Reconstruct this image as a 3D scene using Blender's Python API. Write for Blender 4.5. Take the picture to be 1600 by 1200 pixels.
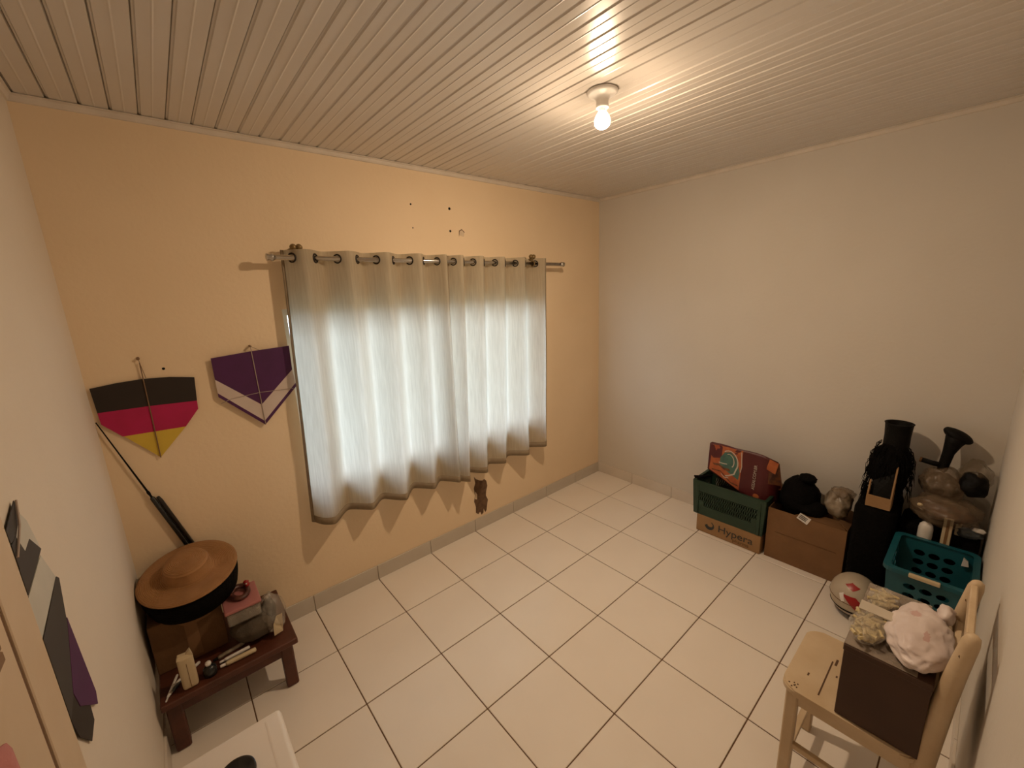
import bpy, bmesh, math, random
from mathutils import Vector, Matrix, noise
random.seed(7)
scene = bpy.context.scene
for o in list(bpy.data.objects): bpy.data.objects.remove(o)
COL = scene.collection
PI = math.pi

# ------------------------------------------------------------ camera
cam_d = bpy.data.cameras.new('camera'); cam = bpy.data.objects.new('camera', cam_d); COL.objects.link(cam)
CAM = Vector((-3.2045, -2.4621, 1.8336))
yaw, pit, rol = 0.8683, -0.2184, -0.0436
fw = Vector((math.cos(yaw)*math.cos(pit), math.sin(yaw)*math.cos(pit), math.sin(pit)))
rt = fw.cross(Vector((0, 0, 1))).normalized(); up = rt.cross(fw)
r2 = math.cos(rol)*rt + math.sin(rol)*up; u2 = -math.sin(rol)*rt + math.cos(rol)*up
mw = Matrix((r2, u2, -fw)).transposed().to_4x4(); mw.translation = CAM
cam.matrix_world = mw
cam_d.sensor_fit = 'HORIZONTAL'; cam_d.sensor_width = 36; cam_d.lens = 640.75/1600*36
cam_d.clip_start = 0.02
scene.camera = cam

# ------------------------------------------------------------ daylight outside the window, exposure
SKY_STRENGTH = 5.4
world = bpy.data.worlds.new('world'); scene.world = world; world.use_nodes = True
wb = world.node_tree.nodes['Background']
wb.inputs['Color'].default_value = (0.94, 1.0, 1.16, 1); wb.inputs['Strength'].default_value = SKY_STRENGTH
BULB_STRENGTH = 2030
BULB_COLOR = (1.0, 0.745, 0.50, 1)
vs = scene.view_settings
vs.view_transform = 'Standard'; vs.look = 'None'; vs.gamma = 1; vs.use_curve_mapping = False
vs.exposure = 0.0

# ------------------------------------------------------------ materials
def mat(name, col, rough=.6, col2=None, scale=8, bump=0, bscale=60, metal=0, spec=.5, detail=4, coat=0):
    m = bpy.data.materials.new(name); m.use_nodes = True
    nt = m.node_tree; n = nt.nodes; l = nt.links; b = n['Principled BSDF']
    b.inputs['Roughness'].default_value = rough; b.inputs['Metallic'].default_value = metal
    b.inputs['Specular IOR Level'].default_value = spec
    if coat: b.inputs['Coat Weight'].default_value = coat
    tc = n.new('ShaderNodeTexCoord')
    nz = n.new('ShaderNodeTexNoise'); nz.inputs['Scale'].default_value = scale; nz.inputs['Detail'].default_value = detail
    l.new(tc.outputs['Object'], nz.inputs['Vector'])
    rp = n.new('ShaderNodeValToRGB'); rp.color_ramp.elements[0].position = .35; rp.color_ramp.elements[1].position = .65
    c2 = col2 or tuple(min(1, c*.88) for c in col)
    rp.color_ramp.elements[0].color = (*c2, 1); rp.color_ramp.elements[1].color = (*col, 1)
    l.new(nz.outputs['Fac'], rp.inputs['Fac']); l.new(rp.outputs['Color'], b.inputs['Base Color'])
    if bump:
        nb = n.new('ShaderNodeTexNoise'); nb.inputs['Scale'].default_value = bscale; nb.inputs['Detail'].default_value = 5
        l.new(tc.outputs['Object'], nb.inputs['Vector'])
        bp = n.new('ShaderNodeBump'); bp.inputs['Strength'].default_value = bump; bp.inputs['Distance'].default_value = .01
        l.new(nb.outputs['Fac'], bp.inputs['Height']); l.new(bp.outputs['Normal'], b.inputs['Normal'])
    return m

def film(name, col, opacity, rough=.15):
    m = bpy.data.materials.new(name); m.use_nodes = True
    nt = m.node_tree; n = nt.nodes; l = nt.links; n.clear()
    out = n.new('ShaderNodeOutputMaterial'); mix = n.new('ShaderNodeMixShader'); tr = n.new('ShaderNodeBsdfTransparent')
    pb = n.new('ShaderNodeBsdfPrincipled'); pb.inputs['Base Color'].default_value = (*col, 1); pb.inputs['Roughness'].default_value = rough
    tc = n.new('ShaderNodeTexCoord'); nz = n.new('ShaderNodeTexNoise'); nz.inputs['Scale'].default_value = 14; nz.inputs['Detail'].default_value = 6
    l.new(tc.outputs['Object'], nz.inputs['Vector'])
    bp = n.new('ShaderNodeBump'); bp.inputs['Strength'].default_value = .8; bp.inputs['Distance'].default_value = .02
    l.new(nz.outputs['Fac'], bp.inputs['Height']); l.new(bp.outputs['Normal'], pb.inputs['Normal'])
    mr = n.new('ShaderNodeMapRange'); mr.inputs['From Min'].default_value = .3; mr.inputs['From Max'].default_value = .7
    mr.inputs['To Min'].default_value = max(0, opacity-.15); mr.inputs['To Max'].default_value = min(1, opacity+.15)
    l.new(nz.outputs['Fac'], mr.inputs['Value']); l.new(mr.outputs['Result'], mix.inputs['Fac'])
    l.new(tr.outputs[0], mix.inputs[1]); l.new(pb.outputs[0], mix.inputs[2]); l.new(mix.outputs[0], out.inputs['Surface'])
    return m

MT = {}
MT['wall_peach'] = mat('wall_peach', (.82, .645, .44), .75, (.795, .62, .415), 2.2, .12, 45)
MT['wall_white'] = mat('wall_white', (.64, .59, .52), .75, (.62, .57, .50), 2.0, .12, 45)
MT['wall_left'] = mat('wall_leftpaint', (.70, .62, .52), .75, (.68, .60, .50), 2.0, .1, 45)
MT['tile'] = mat('tile', (.83, .755, .67), .28, (.805, .73, .645), 3, .02, 30)
MT['grout'] = mat('grout', (.16, .085, .04), .9, (.12, .06, .03), 20)
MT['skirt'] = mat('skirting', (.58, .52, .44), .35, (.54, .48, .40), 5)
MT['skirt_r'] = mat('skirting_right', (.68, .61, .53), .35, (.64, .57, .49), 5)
MT['pvc'] = mat('pvc', (.66, .615, .565), .30, (.64, .595, .545), 3, spec=.5)
MT['pvc_back'] = mat('pvc_back', (.38, .34, .29), .7)
MT['trim'] = mat('trim', (.70, .62, .53), .45)
MT['porcelain'] = mat('porcelain', (.85, .82, .78), .3)
MT['chrome'] = mat('chrome', (.62, .60, .57), .22, metal=1)
MT['darkmetal'] = mat('dark_metal', (.035, .03, .028), .35, metal=.6)
MT['brass'] = mat('brass', (.30, .22, .10), .45, (.20, .13, .05), 30, metal=.5)
MT['black'] = mat('black', (.004, .0036, .0034), .6, (.003, .0027, .0026), 10, .3, 60, spec=.15)
MT['blackfab'] = mat('black_fabric', (.004, .0036, .0034), .85, (.003, .0027, .0026), 25, .6, 90, spec=.08)
MT['blackgloss'] = mat('black_gloss', (.012, .013, .013), .25)
MT['wood_red'] = mat('wood_red', (.095, .025, .011), .5, (.06, .016, .007), 12, .15, 40)
MT['card'] = mat('cardboard', (.21, .105, .042), .85, (.18, .09, .036), 8, .15, 50)
MT['card_dark'] = mat('cardboard_dark', (.15, .072, .025), .85, (.12, .058, .02), 7, .2, 40)
MT['card_light'] = mat('cardboard_light', (.33, .19, .085), .85, (.29, .165, .072), 7, .1, 40)
MT['crate'] = mat('crate_green', (.014, .042, .024), .5, (.011, .035, .02), 8)
MT['print'] = mat('print_dark', (.035, .04, .042), .8)
MT['teal'] = mat('teal', (.005, .088, .115), .4, (.004, .075, .10), 6)
MT['cream'] = mat('cream_paint', (.60, .46, .30), .5, (.53, .39, .24), 9, .25, 30)
MT['chip'] = mat('chip', (.10, .05, .025), .9)
MT['boxbrown'] = mat('box_brown', (.060, .026, .013), .6, (.050, .021, .011), 6)
MT['white'] = mat('white_plastic', (.74, .70, .66), .35, (.71, .67, .62), 4)
MT['whitebag'] = mat('white_bag', (.70, .61, .58), .4, (.62, .52, .50), 9, .5, 14)
MT['pinkprint'] = mat('pink_print', (.62, .42, .40), .5)
MT['yellow_pasta'] = mat('yellow_filling', (.62, .51, .28), .7, (.48, .38, .19), 30, .8, 70)
MT['helmet'] = mat('helmet', (.50, .43, .33), .3, (.43, .36, .27), 7)
MT['red'] = mat('red', (.33, .012, .012), .35)
MT['purple'] = mat('purple_paper', (.072, .010, .075), .7, (.060, .008, .062), 12)
MT['whitepaper'] = mat('white_paper', (.60, .50, .44), .75, (.56, .46, .40), 10)
MT['paleblue'] = mat('pale_paper', (.55, .53, .47), .75)
MT['blackpaper'] = mat('black_paper', (.022, .014, .010), .75)
MT['greypaper'] = mat('grey_paper', (.05, .042, .038), .75)
MT['pinkpaper'] = mat('pink_paper', (.45, .006, .085), .7, (.40, .005, .07), 12)
MT['yellowpaper'] = mat('yellow_paper', (.66, .46, .05), .7)
MT['stick'] = mat('stick', (.22, .13, .07), .8)
MT['thread'] = mat('thread', (.42, .33, .27), .8)
MT['plaster'] = mat('plaster', (.17, .095, .05), .95, (.10, .055, .03), 25, .8, 60)
MT['flake'] = mat('flake', (.70, .56, .40), .85)
MT['maroon'] = mat('maroon', (.085, .010, .012), .45, (.07, .008, .010), 10)
MT['orange'] = mat('orange_print', (.42, .12, .035), .45, (.30, .06, .02), 18)
MT['tealprint'] = mat('teal_print', (.06, .15, .11), .45, (.045, .10, .085), 25)
MT['creamprint'] = mat('cream_print', (.52, .45, .36), .5)
MT['darkprint'] = mat('dark_print', (.05, .018, .012), .5, (.15, .05, .015), 30)
MT['silver'] = mat('silver_bag', (.34, .28, .21), .3, (.12, .085, .05), 18, .9, 18)
MT['clear'] = film('clear_plastic', (.22, .155, .10), .50, .2)
MT['clear_thin'] = film('clear_plastic_thin', (.22, .16, .10), .30, .2)
MT['clear_light'] = film('clear_plastic_light', (.62, .56, .48), .30, .18)
MT['foggy'] = film('foggy_plastic', (.40, .33, .27), .55, .25)
MT['greycloth'] = mat('grey_cloth', (.085, .063, .042), .85, (.06, .045, .03), 20, .5, 60)
MT['pinkplastic'] = mat('pink_plastic', (.42, .16, .15), .4, (.38, .14, .13), 8)
MT['brownplait'] = mat('brown_band', (.05, .014, .012), .4, (.11, .035, .02), 40)
MT['ivory'] = mat('ivory_plastic', (.58, .47, .30), .4, (.52, .41, .25), 6)
MT['bluegrey'] = mat('bluegrey', (.10, .115, .125), .5, (.07, .08, .09), 15)
MT['pinkcloth'] = mat('pink_cloth', (.50, .20, .19), .85, (.44, .17, .16), 8, .4, 40)
MT['door'] = mat('door_paint', (.62, .49, .35), .5, (.58, .45, .31), 5, .1, 20)
MT['door_gap'] = mat('door_gap', (.16, .085, .04), .8)
MT['outside'] = mat('outside_ground', (.14, .15, .10), .9)
MT['frame'] = mat('window_frame', (.72, .71, .68), .4)

def straw():
    m = mat('straw', (.38, .19, .072), .75, (.31, .15, .055), 14)
    nt = m.node_tree; n = nt.nodes; l = nt.links; b = n['Principled BSDF']
    tc = n.new('ShaderNodeTexCoord'); w = n.new('ShaderNodeTexWave'); w.wave_type = 'RINGS'; w.rings_direction = 'Z'
    w.inputs['Scale'].default_value = 55; w.inputs['Distortion'].default_value = .6; w.inputs['Detail'].default_value = 2
    l.new(tc.outputs['Object'], w.inputs['Vector'])
    bp = n.new('ShaderNodeBump'); bp.inputs['Strength'].default_value = .6; bp.inputs['Distance'].default_value = .004
    l.new(w.outputs['Fac'], bp.inputs['Height']); l.new(bp.outputs['Normal'], b.inputs['Normal'])
    return m
MT['straw'] = straw()

def fabric():
    m = bpy.data.materials.new('curtain_linen'); m.use_nodes = True
    nt = m.node_tree; n = nt.nodes; l = nt.links; n.clear()
    out = n.new('ShaderNodeOutputMaterial'); mix = n.new('ShaderNodeMixShader'); mix.inputs[0].default_value = .46
    d = n.new('ShaderNodeBsdfDiffuse'); t = n.new('ShaderNodeBsdfTranslucent')
    tc = n.new('ShaderNodeTexCoord'); mp = n.new('ShaderNodeMapping'); mp.inputs['Scale'].default_value = (110, 110, 6)
    nz = n.new('ShaderNodeTexNoise'); nz.inputs['Scale'].default_value = 1; nz.inputs['Detail'].default_value = 4
    l.new(tc.outputs['Object'], mp.inputs['Vector']); l.new(mp.outputs['Vector'], nz.inputs['Vector'])
    for sh, a, b in ((d, (.46, .38, .27), (.52, .44, .32)), (t, (.74, .73, .67), (.88, .87, .81))):
        rp = n.new('ShaderNodeValToRGB'); rp.color_ramp.elements[0].position = .3; rp.color_ramp.elements[1].position = .7
        rp.color_ramp.elements[0].color = (*a, 1); rp.color_ramp.elements[1].color = (*b, 1)
        l.new(nz.outputs['Fac'], rp.inputs['Fac']); l.new(rp.outputs['Color'], sh.inputs['Color'])
    l.new(d.outputs[0], mix.inputs[1]); l.new(t.outputs[0], mix.inputs[2]); l.new(mix.outputs[0], out.inputs['Surface'])
    return m
MT['curtain'] = fabric()
MT['hem'] = mat('curtain_hem', (.30, .23, .15), .9, (.26, .20, .13), 40)

def pane_mat():
    m = bpy.data.materials.new('pane_glass'); m.use_nodes = True
    nt = m.node_tree; n = nt.nodes; l = nt.links; n.clear()
    out = n.new('ShaderNodeOutputMaterial'); mix = n.new('ShaderNodeMixShader'); mix.inputs[0].default_value = .08
    tr = n.new('ShaderNodeBsdfTransparent'); tr.inputs[0].default_value = (.93, .97, .95, 1)
    g = n.new('ShaderNodeBsdfGlossy'); g.inputs['Roughness'].default_value = .05
    l.new(tr.outputs[0], mix.inputs[1]); l.new(g.outputs[0], mix.inputs[2]); l.new(mix.outputs[0], out.inputs['Surface'])
    return m
MT['pane'] = pane_mat()

def emit_mat(name, strength):
    m = bpy.data.materials.new(name); m.use_nodes = True
    nt = m.node_tree; n = nt.nodes; l = nt.links; n.clear()
    out = n.new('ShaderNodeOutputMaterial'); e = n.new('ShaderNodeEmission')
    e.inputs['Color'].default_value = BULB_COLOR; e.inputs['Strength'].default_value = strength
    l.new(e.outputs[0], out.inputs['Surface'])
    return m
MT['bulb'] = emit_mat('bulb_glow', BULB_STRENGTH)
MT['bulb_side'] = emit_mat('bulb_glow_shoulder', BULB_STRENGTH*.015)

# ------------------------------------------------------------ building helpers
# all geometry is written in world metres; obj() shifts it into its parent's space
def wloc(o):
    v = Vector((0, 0, 0))
    while o is not None: v += o.location; o = o.parent
    return v
def link_mesh(name, me, parent=None, loc=(0, 0, 0)):
    o = bpy.data.objects.new(name, me); COL.objects.link(o)
    if parent is not None: o.parent = parent
    o.location = loc
    return o
def obj(name, bm, m, parent=None, smooth=False, origin=None):
    base = wloc(parent) if parent is not None else Vector((0, 0, 0))
    if origin is None: origin = base
    bmesh.ops.translate(bm, verts=bm.verts, vec=-Vector(origin))
    bmesh.ops.recalc_face_normals(bm, faces=bm.faces)
    me = bpy.data.meshes.new(name); bm.to_mesh(me); bm.free()
    if isinstance(m, (list, tuple)):
        for k in m: me.materials.append(MT[k])
    else: me.materials.append(MT[m])
    if smooth:
        for p in me.polygons: p.use_smooth = True
    return link_mesh(name, me, parent, Vector(origin)-base)
def thing(name, label, cat, loc, group=None):
    o = bpy.data.objects.new(name, None); COL.objects.link(o); o.location = loc
    o['label'] = label; o['category'] = cat
    if group: o['group'] = group
    o.empty_display_size = .05
    return o
def tag(o, label, cat, group=None):
    o['label'] = label; o['category'] = cat
    if group: o['group'] = group
    return o
def struct(o): o['kind'] = 'structure'; return o
def B(): return bmesh.new()
def box(bm, x0, x1, y0, y1, z0, z1, bev=0, seg=1):
    r = bmesh.ops.create_cube(bm, size=1)['verts']
    for v in r: v.co = Vector(((x0+x1)/2+v.co.x*(x1-x0), (y0+y1)/2+v.co.y*(y1-y0), (z0+z1)/2+v.co.z*(z1-z0)))
    if bev:
        es = list({e for v in r for e in v.link_edges})
        bmesh.ops.bevel(bm, geom=es, offset=bev, segments=seg, affect='EDGES', profile=.5)
    return bm
def lathe(bm, prof, c=(0, 0, 0), n=32, sx=1, sy=1, cap=False):
    rings = []
    for r, z in prof:
        rings.append([bm.verts.new((c[0]+r*sx*math.cos(2*PI*k/n), c[1]+r*sy*math.sin(2*PI*k/n), c[2]+z)) for k in range(n)])
    for a, b in zip(rings, rings[1:]):
        for k in range(n): bm.faces.new((a[k], a[(k+1) % n], b[(k+1) % n], b[k]))
    if cap: bm.faces.new(rings[0][::-1]); bm.faces.new(rings[-1])
    return bm
def tube(bm, pts, r, n=10, cap=True):
    pts = [Vector(p) for p in pts]
    rs = r if isinstance(r, (list, tuple)) else [r]*len(pts)
    rings = []
    for i, p in enumerate(pts):
        t = (pts[min(i+1, len(pts)-1)]-pts[max(i-1, 0)]).normalized()
        a = t.orthogonal().normalized() if i == 0 else (a-t*a.dot(t)).normalized()
        b = t.cross(a)
        rings.append([bm.verts.new(p+rs[i]*(math.cos(2*PI*k/n)*a+math.sin(2*PI*k/n)*b)) for k in range(n)])
    for A, C in zip(rings, rings[1:]):
        for k in range(n): bm.faces.new((A[k], A[(k+1) % n], C[(k+1) % n], C[k]))
    if cap: bm.faces.new(rings[0][::-1]); bm.faces.new(rings[-1])
    return bm
def bar(bm, p, q, w, d, side=(1, 0, 0)):
    """square bar from p to q: width w along 'side', depth d across"""
    p, q = Vector(p), Vector(q); t = (q-p).normalized(); s = Vector(side); s = (s-t*s.dot(t)).normalized(); c = t.cross(s)
    vs = []
    for P in (p, q):
        for a, b in ((-1, -1), (1, -1), (1, 1), (-1, 1)): vs.append(bm.verts.new(P+s*a*w/2+c*b*d/2))
    for f in ((0, 1, 2, 3), (7, 6, 5, 4), (0, 4, 5, 1), (1, 5, 6, 2), (2, 6, 7, 3), (3, 7, 4, 0)): bm.faces.new([vs[i] for i in f])
    bmesh.ops.bevel(bm, geom=list({e for v in vs for e in v.link_edges}), offset=min(w, d)*.12, segments=1, affect='EDGES')
    return bm
def slab(bm, pts, n):
    """polygon pts extruded by vector n"""
    a = [bm.verts.new(p) for p in pts]; b = [bm.verts.new(Vector(p)+Vector(n)) for p in pts]
    bm.faces.new(a); bm.faces.new(b[::-1])
    for i in range(len(a)): bm.faces.new((a[i], b[i], b[(i+1) % len(a)], a[(i+1) % len(a)]))
    return bm
def torus(bm, c, axis, R, r, n=24, m=8):
    axis = Vector(axis).normalized(); a = axis.orthogonal().normalized(); b = axis.cross(a); c = Vector(c)
    R_ = [[bm.verts.new(c+(R+r*math.cos(2*PI*j/m))*(math.cos(2*PI*i/n)*a+math.sin(2*PI*i/n)*b)+r*math.sin(2*PI*j/m)*axis) for j in range(m)] for i in range(n)]
    for i in range(n):
        for j in range(m): bm.faces.new((R_[i][j], R_[(i+1) % n][j], R_[(i+1) % n][(j+1) % m], R_[i][(j+1) % m]))
    return bm
def blob(bm, c, rad, amp=.12, freq=4, seed=0, sub=4, floor=None, pinch=None, octs=3):
    vs = bmesh.ops.create_icosphere(bm, subdivisions=sub, radius=1)['verts']
    for v in vs:
        d = v.co.normalized(); k = 0
        for o in range(octs): k += noise.noise(d*freq*(2**o)*.5+Vector((seed*7.3, seed*1.7, o*3.1)))/(1.6**o)
        p = d*(1+amp*k)
        # box-ish swelling
        co = Vector((p.x*rad[0], p.y*rad[1], p.z*rad[2]))
        if pinch and d.z > 0: f = 1-pinch*d.z**2; co.x *= f; co.y *= f
        v.co = Vector(c)+co
        if floor is not None and v.co.z < floor: v.co.z = floor+.0005*k
    return bm
def perf_panel(bm, p00, p10, p11, p01, nu, nv, hole, fu=.7, fv=.6, K=16):
    """panel of nu x nv cells, an oval hole in each cell where hole(i,j)"""
    P = [Vector(p) for p in (p00, p10, p11, p01)]
    def at(u, v): return (P[0]*(1-u)+P[1]*u)*(1-v)+(P[3]*(1-u)+P[2]*u)*v
    for i in range(nu):
        for j in range(nv):
            if not hole(i, j):
                bm.faces.new([bm.verts.new(at((i+a)/nu, (j+b)/nv)) for a, b in ((0, 0), (1, 0), (1, 1), (0, 1))]); continue
            O, I = [], []
            for k in range(K):
                t = 2*PI*(k+.5)/K; c, s = math.cos(t), math.sin(t); m = max(abs(c), abs(s))
                if K == 16 and k in (1, 2, 5, 6, 9, 10, 13, 14): pass
                O.append(bm.verts.new(at((i+.5+.5*c/m)/nu, (j+.5+.5*s/m)/nv)))
                I.append(bm.verts.new(at((i+.5+.5*fu*c)/nu, (j+.5+.5*fv*s)/nv)))
            for k in range(K): bm.faces.new((O[k], O[(k+1) % K], I[(k+1) % K], I[k]))
            for a, b in ((0, 0), (1, 0), (1, 1), (0, 1)):   # corner triangles
                cv = bm.verts.new(at((i+a)/nu, (j+b)/nv)); ct = Vector(cv.co)
                near = sorted(range(K), key=lambda k: (O[k].co-ct).length)[:2]
                bm.faces.new((cv, O[near[0]], O[near[1]]))
    return bm
def solid(o, th, off=0):
    md = o.modifiers.new('thickness', 'SOLIDIFY'); md.thickness = th; md.offset = off; return o
def text_part(name, body, size, M, m, parent, ext=.0006):
    cu = bpy.data.curves.new(name+'_curve', 'FONT'); cu.body = body; cu.size = size; cu.extrude = ext; cu.align_x = 'LEFT'
    t = bpy.data.objects.new('tmp', cu); COL.objects.link(t)
    dg = bpy.context.evaluated_depsgraph_get(); me = bpy.data.meshes.new_from_object(t.evaluated_get(dg))
    bpy.data.objects.remove(t); bpy.data.curves.remove(cu)
    me.name = name; me.transform(M); me.transform(Matrix.Translation(-wloc(parent))); me.materials.clear(); me.materials.append(MT[m])
    return link_mesh(name, me, parent)

# ------------------------------------------------------------ room shell
T = .40; XL, YN, H = -3.478, -2.592, 2.624     # left wall x, near wall y, ceiling height
# floor and its tiles
fl = struct(obj('floor', box(B(), XL-.15, .15, YN-.15, .15, -.12, -.0035), 'grout'))
xs = [0]+[-(j-.075)*T for j in range(1, 10)]; xs = [x for x in xs if x > XL]+[XL]
ys = [0]+[-(v+.0147)*T for v in range(1, 8)]; ys = [y for y in ys if y > YN]+[YN]
tile_mesh = {}
def piece(cache, key, name, dims, centre, m, parent, bev):
    if key not in cache:
        bm = box(B(), -dims[0]/2, dims[0]/2, -dims[1]/2, dims[1]/2, -dims[2]/2, dims[2]/2, bev)
        me = bpy.data.meshes.new(name); bm.to_mesh(me); bm.free(); me.materials.append(MT[m]); cache[key] = me
    return link_mesh(name, cache[key], parent, centre)
for a, b in zip(xs, xs[1:]):
    for c, d in zip(ys, ys[1:]):
        w, h = (a-b)-.005, (c-d)-.005
        if w < .02 or h < .02: continue
        piece(tile_mesh, ('t', round(w, 4), round(h, 4)), 'floor_tile', (w, h, .01),
              ((a+b)/2, (c+d)/2, -.005+random.uniform(-.0003, .0003)), 'tile', fl, .0015)
# window wall with its opening
WX0, WX1, WZ0, WZ1 = -2.69, -.80, .79, 1.80
bm = B()
for q in ((XL-.15, WX0, -.05, H+.1), (WX1, .15, -.05, H+.1), (WX0, WX1, -.05, WZ0), (WX0, WX1, WZ1, H+.1)):
    box(bm, q[0], q[1], 0, .15, q[2], q[3])
wall_back = struct(obj('wall_back', bm, 'wall_peach'))
wall_right = struct(obj('wall_right', box(B(), 0, .15, YN-.15, 0, -.05, H+.1), 'wall_white'))
wall_left = struct(obj('wall_left', box(B(), XL-.15, XL, YN-.15, 0, -.05, H+.1), 'wall_left'))
wall_front = struct(obj('wall_front', box(B(), XL, 0, YN-.15, YN, -.05, H+.1), 'wall_white'))
# broken plaster above the skirting, nail holes
pts = [(-1.548, .455), (-1.540, .40), (-1.556, .36), (-1.549, .30), (-1.561, .25), (-1.548, .20), (-1.552, .15), (-1.530, .13),
       (-1.512, .145), (-1.498, .112), (-1.480, .125), (-1.476, .16), (-1.462, .12), (-1.448, .135), (-1.437, .19), (-1.429, .22),
       (-1.446, .26), (-1.440, .30), (-1.426, .34), (-1.434, .385), (-1.452, .405), (-1.47, .398), (-1.50, .41), (-1.53, .43)]
obj('broken_plaster', slab(B(), [(x, 0, z) for x, z in pts], (0, -.0015, 0)), 'plaster', wall_back)
obj('paint_flake', slab(B(), [(-1.545, -.001, .33), (-1.53, -.001, .30), (-1.535, -.001, .26), (-1.553, -.001, .27)], (0, -.003, 0)), 'flake', wall_back)
for x, z, r in ((-1.881, 2.398, .006), (-1.599, 2.397, .009), (-1.604, 2.256, .008), (-1.88, 2.259, .004), (-3.215, 1.562, .006)):
    bm = B(); tube(bm, [(x, .004, z), (x, -.0012, z)], r, 8); obj('nail_hole', bm, 'black', wall_back)
obj('chipped_paint', slab(B(), [(-1.535, 0, 2.235), (-1.53, 0, 2.258), (-1.512, 0, 2.268), (-1.492, 0, 2.25), (-1.498, 0, 2.225)], (0, -.002, 0)), 'flake', wall_back)
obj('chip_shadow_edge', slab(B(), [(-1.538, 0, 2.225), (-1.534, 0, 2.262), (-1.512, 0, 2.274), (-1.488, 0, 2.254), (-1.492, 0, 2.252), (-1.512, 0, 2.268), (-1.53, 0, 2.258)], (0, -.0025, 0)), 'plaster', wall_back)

# skirting tiles, cut at the floor joints
sk_mesh = {}
def skirting(name, axis, m):
    root = bpy.data.objects.new(name, None); COL.objects.link(root); struct(root)
    L = xs if axis in ('back', 'front') else ys
    for a, b in zip(L, L[1:]):
        w = (a-b)-.003; c = (a+b)/2; z = .0495
        if w < .02: continue
        if axis == 'back': d, p = (w, .009, .099), (c, -.0045, z)
        elif axis == 'front': d, p = (w, .009, .099), (c, YN+.0045, z)
        elif axis == 'right': d, p = (.009, w, .099), (-.0045, c, z)
        else: d, p = (.009, w, .099), (XL+.0045, c, z)
        piece(sk_mesh, (axis, round(w, 4)), 'skirting_tile', d, p, m, root, .0012)
    return root
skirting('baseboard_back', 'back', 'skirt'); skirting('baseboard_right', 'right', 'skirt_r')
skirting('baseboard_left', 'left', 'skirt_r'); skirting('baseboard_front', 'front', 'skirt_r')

# ceiling: ribbed boards
ceil = struct(obj('ceiling', box(B(), XL-.15, .15, YN-.15, .15, H+.010, H+.16), 'pvc_back'))
def plank_mesh(w):
    prof = [(0, .012), (.0015, .006), (.006, .0045), (.009, 0), (w*.5-.004, 0), (w*.5, -.0012), (w*.5+.004, 0), (w-.0035, 0), (w-.0012, .012)]
    bm = B(); A = [bm.verts.new((x, YN, z)) for x, z in prof]; C = [bm.verts.new((x, 0, z)) for x, z in prof]
    for i in range(len(prof)-1): bm.faces.new((A[i], A[i+1], C[i+1], C[i]))
    bm.faces.new((A[-1], A[0], C[0], C[-1])); bm.faces.new(A); bm.faces.new(C[::-1])
    bmesh.ops.recalc_face_normals(bm, faces=bm.faces)
    me = bpy.data.meshes.new('ceiling_plank'); bm.to_mesh(me); bm.free(); me.materials.append(MT['pvc']); return me
P0, PW = -3.373, .0876
full = plank_mesh(PW)
x = P0-PW
last = None
while x < 0:
    x1 = min(x+PW, 0)
    a = max(x, XL)
    if x1-a > .02:
        me = full if (x1-a) > PW-.001 else plank_mesh(x1-a)
        link_mesh('ceiling_plank', me, ceil, (a, 0, H))
    x += PW
# perimeter moulding
def moulding(name, p, q, inward):
    p, q, n = Vector(p), Vector(q), Vector(inward)
    prof = [(0, 0), (.020, 0), (.020, -.004), (.013, -.007), (.010, -.016), (.006, -.024), (0, -.026)]
    bm = B(); A = [bm.verts.new(p+n*a+Vector((0, 0, b))) for a, b in prof]; C = [bm.verts.new(q+n*a+Vector((0, 0, b))) for a, b in prof]
    k = len(prof)
    for i in range(k): bm.faces.new((A[i], A[(i+1) % k], C[(i+1) % k], C[i]))
    bm.faces.new(A); bm.faces.new(C[::-1])
    return struct(obj(name, bm, 'trim'))
zt = H-.0015
moulding('trim_1', (XL, 0, zt), (0, 0, zt), (0, -1, 0)); moulding('trim_2', (0, 0, zt), (0, YN, zt), (-1, 0, 0))
moulding('trim_3', (XL, 0, zt), (XL, YN, zt), (1, 0, 0)); moulding('trim_4', (XL, YN, zt), (0, YN, zt), (0, 1, 0))

# window in the opening
win = bpy.data.objects.new('window_1', None); COL.objects.link(win); struct(win); win.location = (-1.75, .06, WZ0)
bm = B()
for q in ((WX0, WX1, WZ0, WZ0+.035), (WX0, WX1, WZ1-.035, WZ1), (WX0, WX0+.035, WZ0+.035, WZ1-.035), (WX1-.035, WX1, WZ0+.035, WZ1-.035)): box(bm, q[0], q[1], .07, .12, q[2], q[3])
obj('window_frame', bm, 'frame', win)
obj('mullion', box(B(), -1.765, -1.735, .08, .11, WZ0+.035, WZ1-.035, .003), 'frame', win)
obj('window_pane', box(B(), WX0+.035, -1.765, .093, .097, WZ0+.035, WZ1-.035), 'pane', win)
obj('window_pane', box(B(), -1.735, WX1-.035, .093, .097, WZ0+.035, WZ1-.035), 'pane', win)
struct(obj('ground_outside', box(B(), -9, 6, .3, 14, -.3, -.15), 'outside'))

struct(obj('eave_sky_blocker', box(B(), XL-.6, .6, .15, 1.0, 2.36, 2.44), 'outside'))  # unseen overhang, added to block steep sky light and darken the curtain bottoms

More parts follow.
